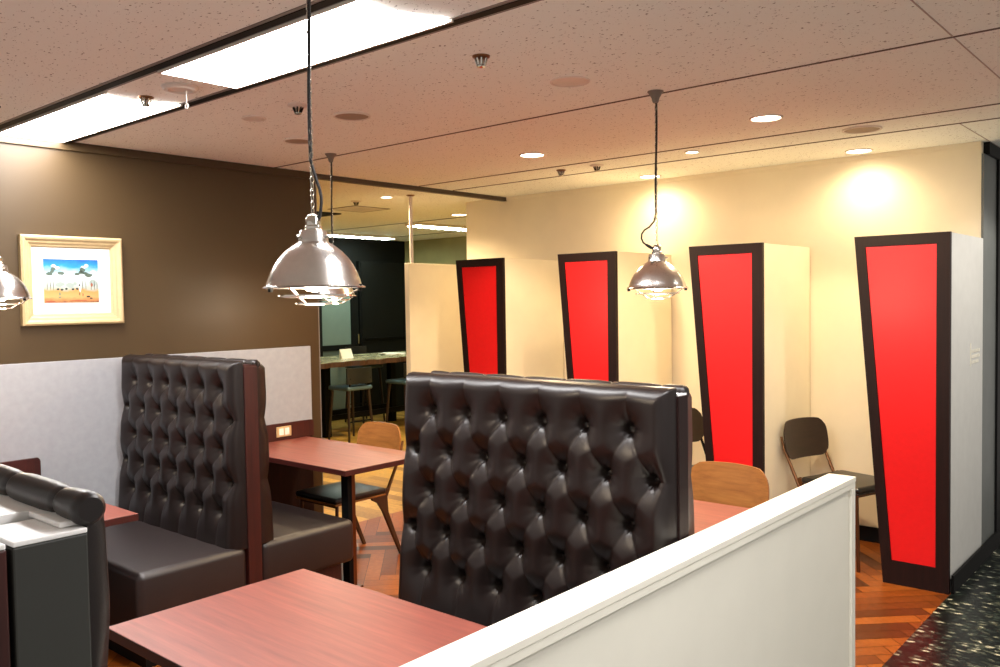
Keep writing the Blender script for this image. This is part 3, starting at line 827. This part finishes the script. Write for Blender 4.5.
# ------------------------------------------------------------------ back room: door, high table, stools
t = thing('door_1', 'black framed door with a green frosted pane in the back room', 'door', (-9.65, 7.62, 0)); del t['label']; del t['category']; t['kind'] = 'structure'
X = -9.648
MB().box(X, 7.28, .0, X+.05, 7.375, 2.1, .003).box(X, 7.90, 0, X+.05, 8.02, 2.1, .003).box(X, 7.376, 2.0, X+.05, 7.899, 2.1).box(X, 7.376, .985, X+.05, 7.899, 1.06).box(X, 7.376, 0, X+.05, 7.899, .15).build('door_frame', M['blackwall'], t)
MB().box(X+.012, 7.376, .151, X+.022, 7.899, .984).build('pane', M['glassgreen'], t)
MB().box(X+.012, 7.376, 1.061, X+.022, 7.899, 1.999).build('pane', M['glassgreen'], t)
MB().tube([(X+.05, 7.985, 1.06), (X+.085, 7.985, 1.07), (X+.085, 7.985, 1.20), (X+.05, 7.985, 1.21)], .010, 8).build('door_handle', M['chrome'], t, True)
# cupboard fronts on the far wall
t = thing('tall_cupboard', 'tall black cupboard beside the green glass door in the back room', 'cupboard', (-9.64, 8.45, 0))
MB().box(-9.648, 8.04, 0, -9.58, 8.995, 2.25, .004).build('carcass', M['blackwall'], t)
o = MB().box(-9.579, 8.06, 1.10, -9.565, 8.98, 2.23, .003).build('door', M['blackwall'], t)
MB().box(-9.564, 8.10, 1.12, -9.54, 8.94, 1.14, .003).build('handle', M['black'], o, world=False).location = -t.location
MB().box(-9.579, 8.06, .06, -9.565, 8.98, 1.09, .003).build('drawer', M['blackwall'], t)

tx0, tx1, ty0, ty1, tz = -9.05, -8.02, 5.2, 8.35, .955
t = thing('high_table', 'high stone-topped counter table with a rough dark edge in the back room', 'high table', (-8.53, 6.8, 0))
poly = []
for i in range(41):
    y = ty0+(ty1-ty0)*i/40; poly.append((tx1+.03*math.sin(i*1.7)+.02*math.sin(i*.6+1), y))
poly += [(tx0, ty1), (tx0, ty0)]
o = MB().prism(poly, tz-.06, tz, 'z').build('tabletop', [M['stonetop'], M['walnut']], t)
for p in o.data.polygons:
    if p.normal.z < .6: p.material_index = 1
for lx_, ly in ((-8.50, 6.56), (-8.50, 8.0), (-8.9, 6.56), (-8.9, 8.0)):
    MB().box(lx_-.045, ly-.045, 0, lx_+.045, ly+.045, tz-.061, .004).build('leg', M['black'], t)
MB().box(-8.52, 6.61, .20, -8.48, 7.95, .26).box(-8.92, 6.61, .20, -8.88, 7.95, .26).build('stretcher', M['black'], t)

def stool(loc, rz, label, hgt=.66, back=.22):
    t = thing('bar_stool', label, 'stool', loc, rz, 'dark bar stools at the high table')
    MB().box(-.19, -.19, hgt-.05, .19, .19, hgt, .018, 3).build('seat', M['teal'], t, True, world=False)
    mb = MB(); n_ = 12
    pf = [(-.19+.38*i/n_, .20-.04*abs(2*i/n_-1)**2) for i in range(n_+1)]
    mb.prism(pf+[(a, bq+.018) for a, bq in pf[::-1]], hgt+.03, hgt+back, 'z').build('backrest', M['black_leather'], t, True, world=False)
    for sx in (-1, 1):
        for sy in (-1, 1):
            MB().tube([(sx*.15, sy*.15, hgt-.05), (sx*.19, sy*.19, 0)], [.020, .013], 8).build('leg', M['darkply'], t, True, world=False)
        MB().tube([(sx*.15, .165, hgt-.04), (sx*.15, .185, hgt+.10)], .010, 8).build('back_post', M['black'], t, True, world=False)
    for sy in (-1, 1): MB().tube([(-.172, sy*.172, .24), (.172, sy*.172, .24)], .009, 8).build('footrest', M['black'], t, True, world=False)
stool((-8.10, 6.62, 0), -PI/2, 'bar stool with a blue-grey seat at the high table, beside the wall edge')
stool((-8.12, 7.55, 0), -PI/2, 'bar stool at the high table, next to the cream slab partition')
stool((-9.18, 7.75, 0), PI/2, 'bar stool behind the high table, its back just above the stone top', .80, .24)

b = MB().prism([(-8.56, tz), (-8.555, tz+.115), (-8.550, tz+.115), (-8.50, tz)], 6.83, 7.01, 'y')
tag(b.build('table_card', M['paper']), 'white folded card standing on the high table in the back room', 'card')
t = thing('paper_stack', 'loose white papers lying on the high table beside the slab partition', 'papers', (-8.6, 7.75, tz))
for i in range(3):
    b = MB().box(-.15, -.11, i*.006, .15, .11, i*.006+.005)
    bmesh.ops.rotate(b.bm, cent=(0, 0, 0), matrix=Matrix.Rotation(.3*i-.2, 3, 'Z'), verts=b.bm.verts[:])
    b.build('sheet', M['paper'], t, world=False)

for o in C.objects:
    k = o.name.split('.')[0]
    if k == 'top_strip' and o.data.materials[0] == M['cap_highlight']: o['label'] = 'top strip with its highlight painted white'
    elif k == 'end_panel' and o.parent.name.startswith('booth'): o['label'] = 'dark grey end panel'
    elif k == 'outlet_plate': o['label'] = 'brass outlet plate'
    elif k == 'lettering': o['label'] = 'small white lettering'
# ------------------------------------------------------------------ light from the surroundings, colour management
w = bpy.data.worlds.new('World'); S.world = w; w.use_nodes = True
w.node_tree.nodes['Background'].inputs['Color'].default_value = (1, .93, .86, 1)
w.node_tree.nodes['Background'].inputs['Strength'].default_value = .45
vs = S.view_settings
vs.view_transform = 'Standard'; vs.look = 'None'; vs.exposure = .33; vs.gamma = 1; vs.use_curve_mapping = False
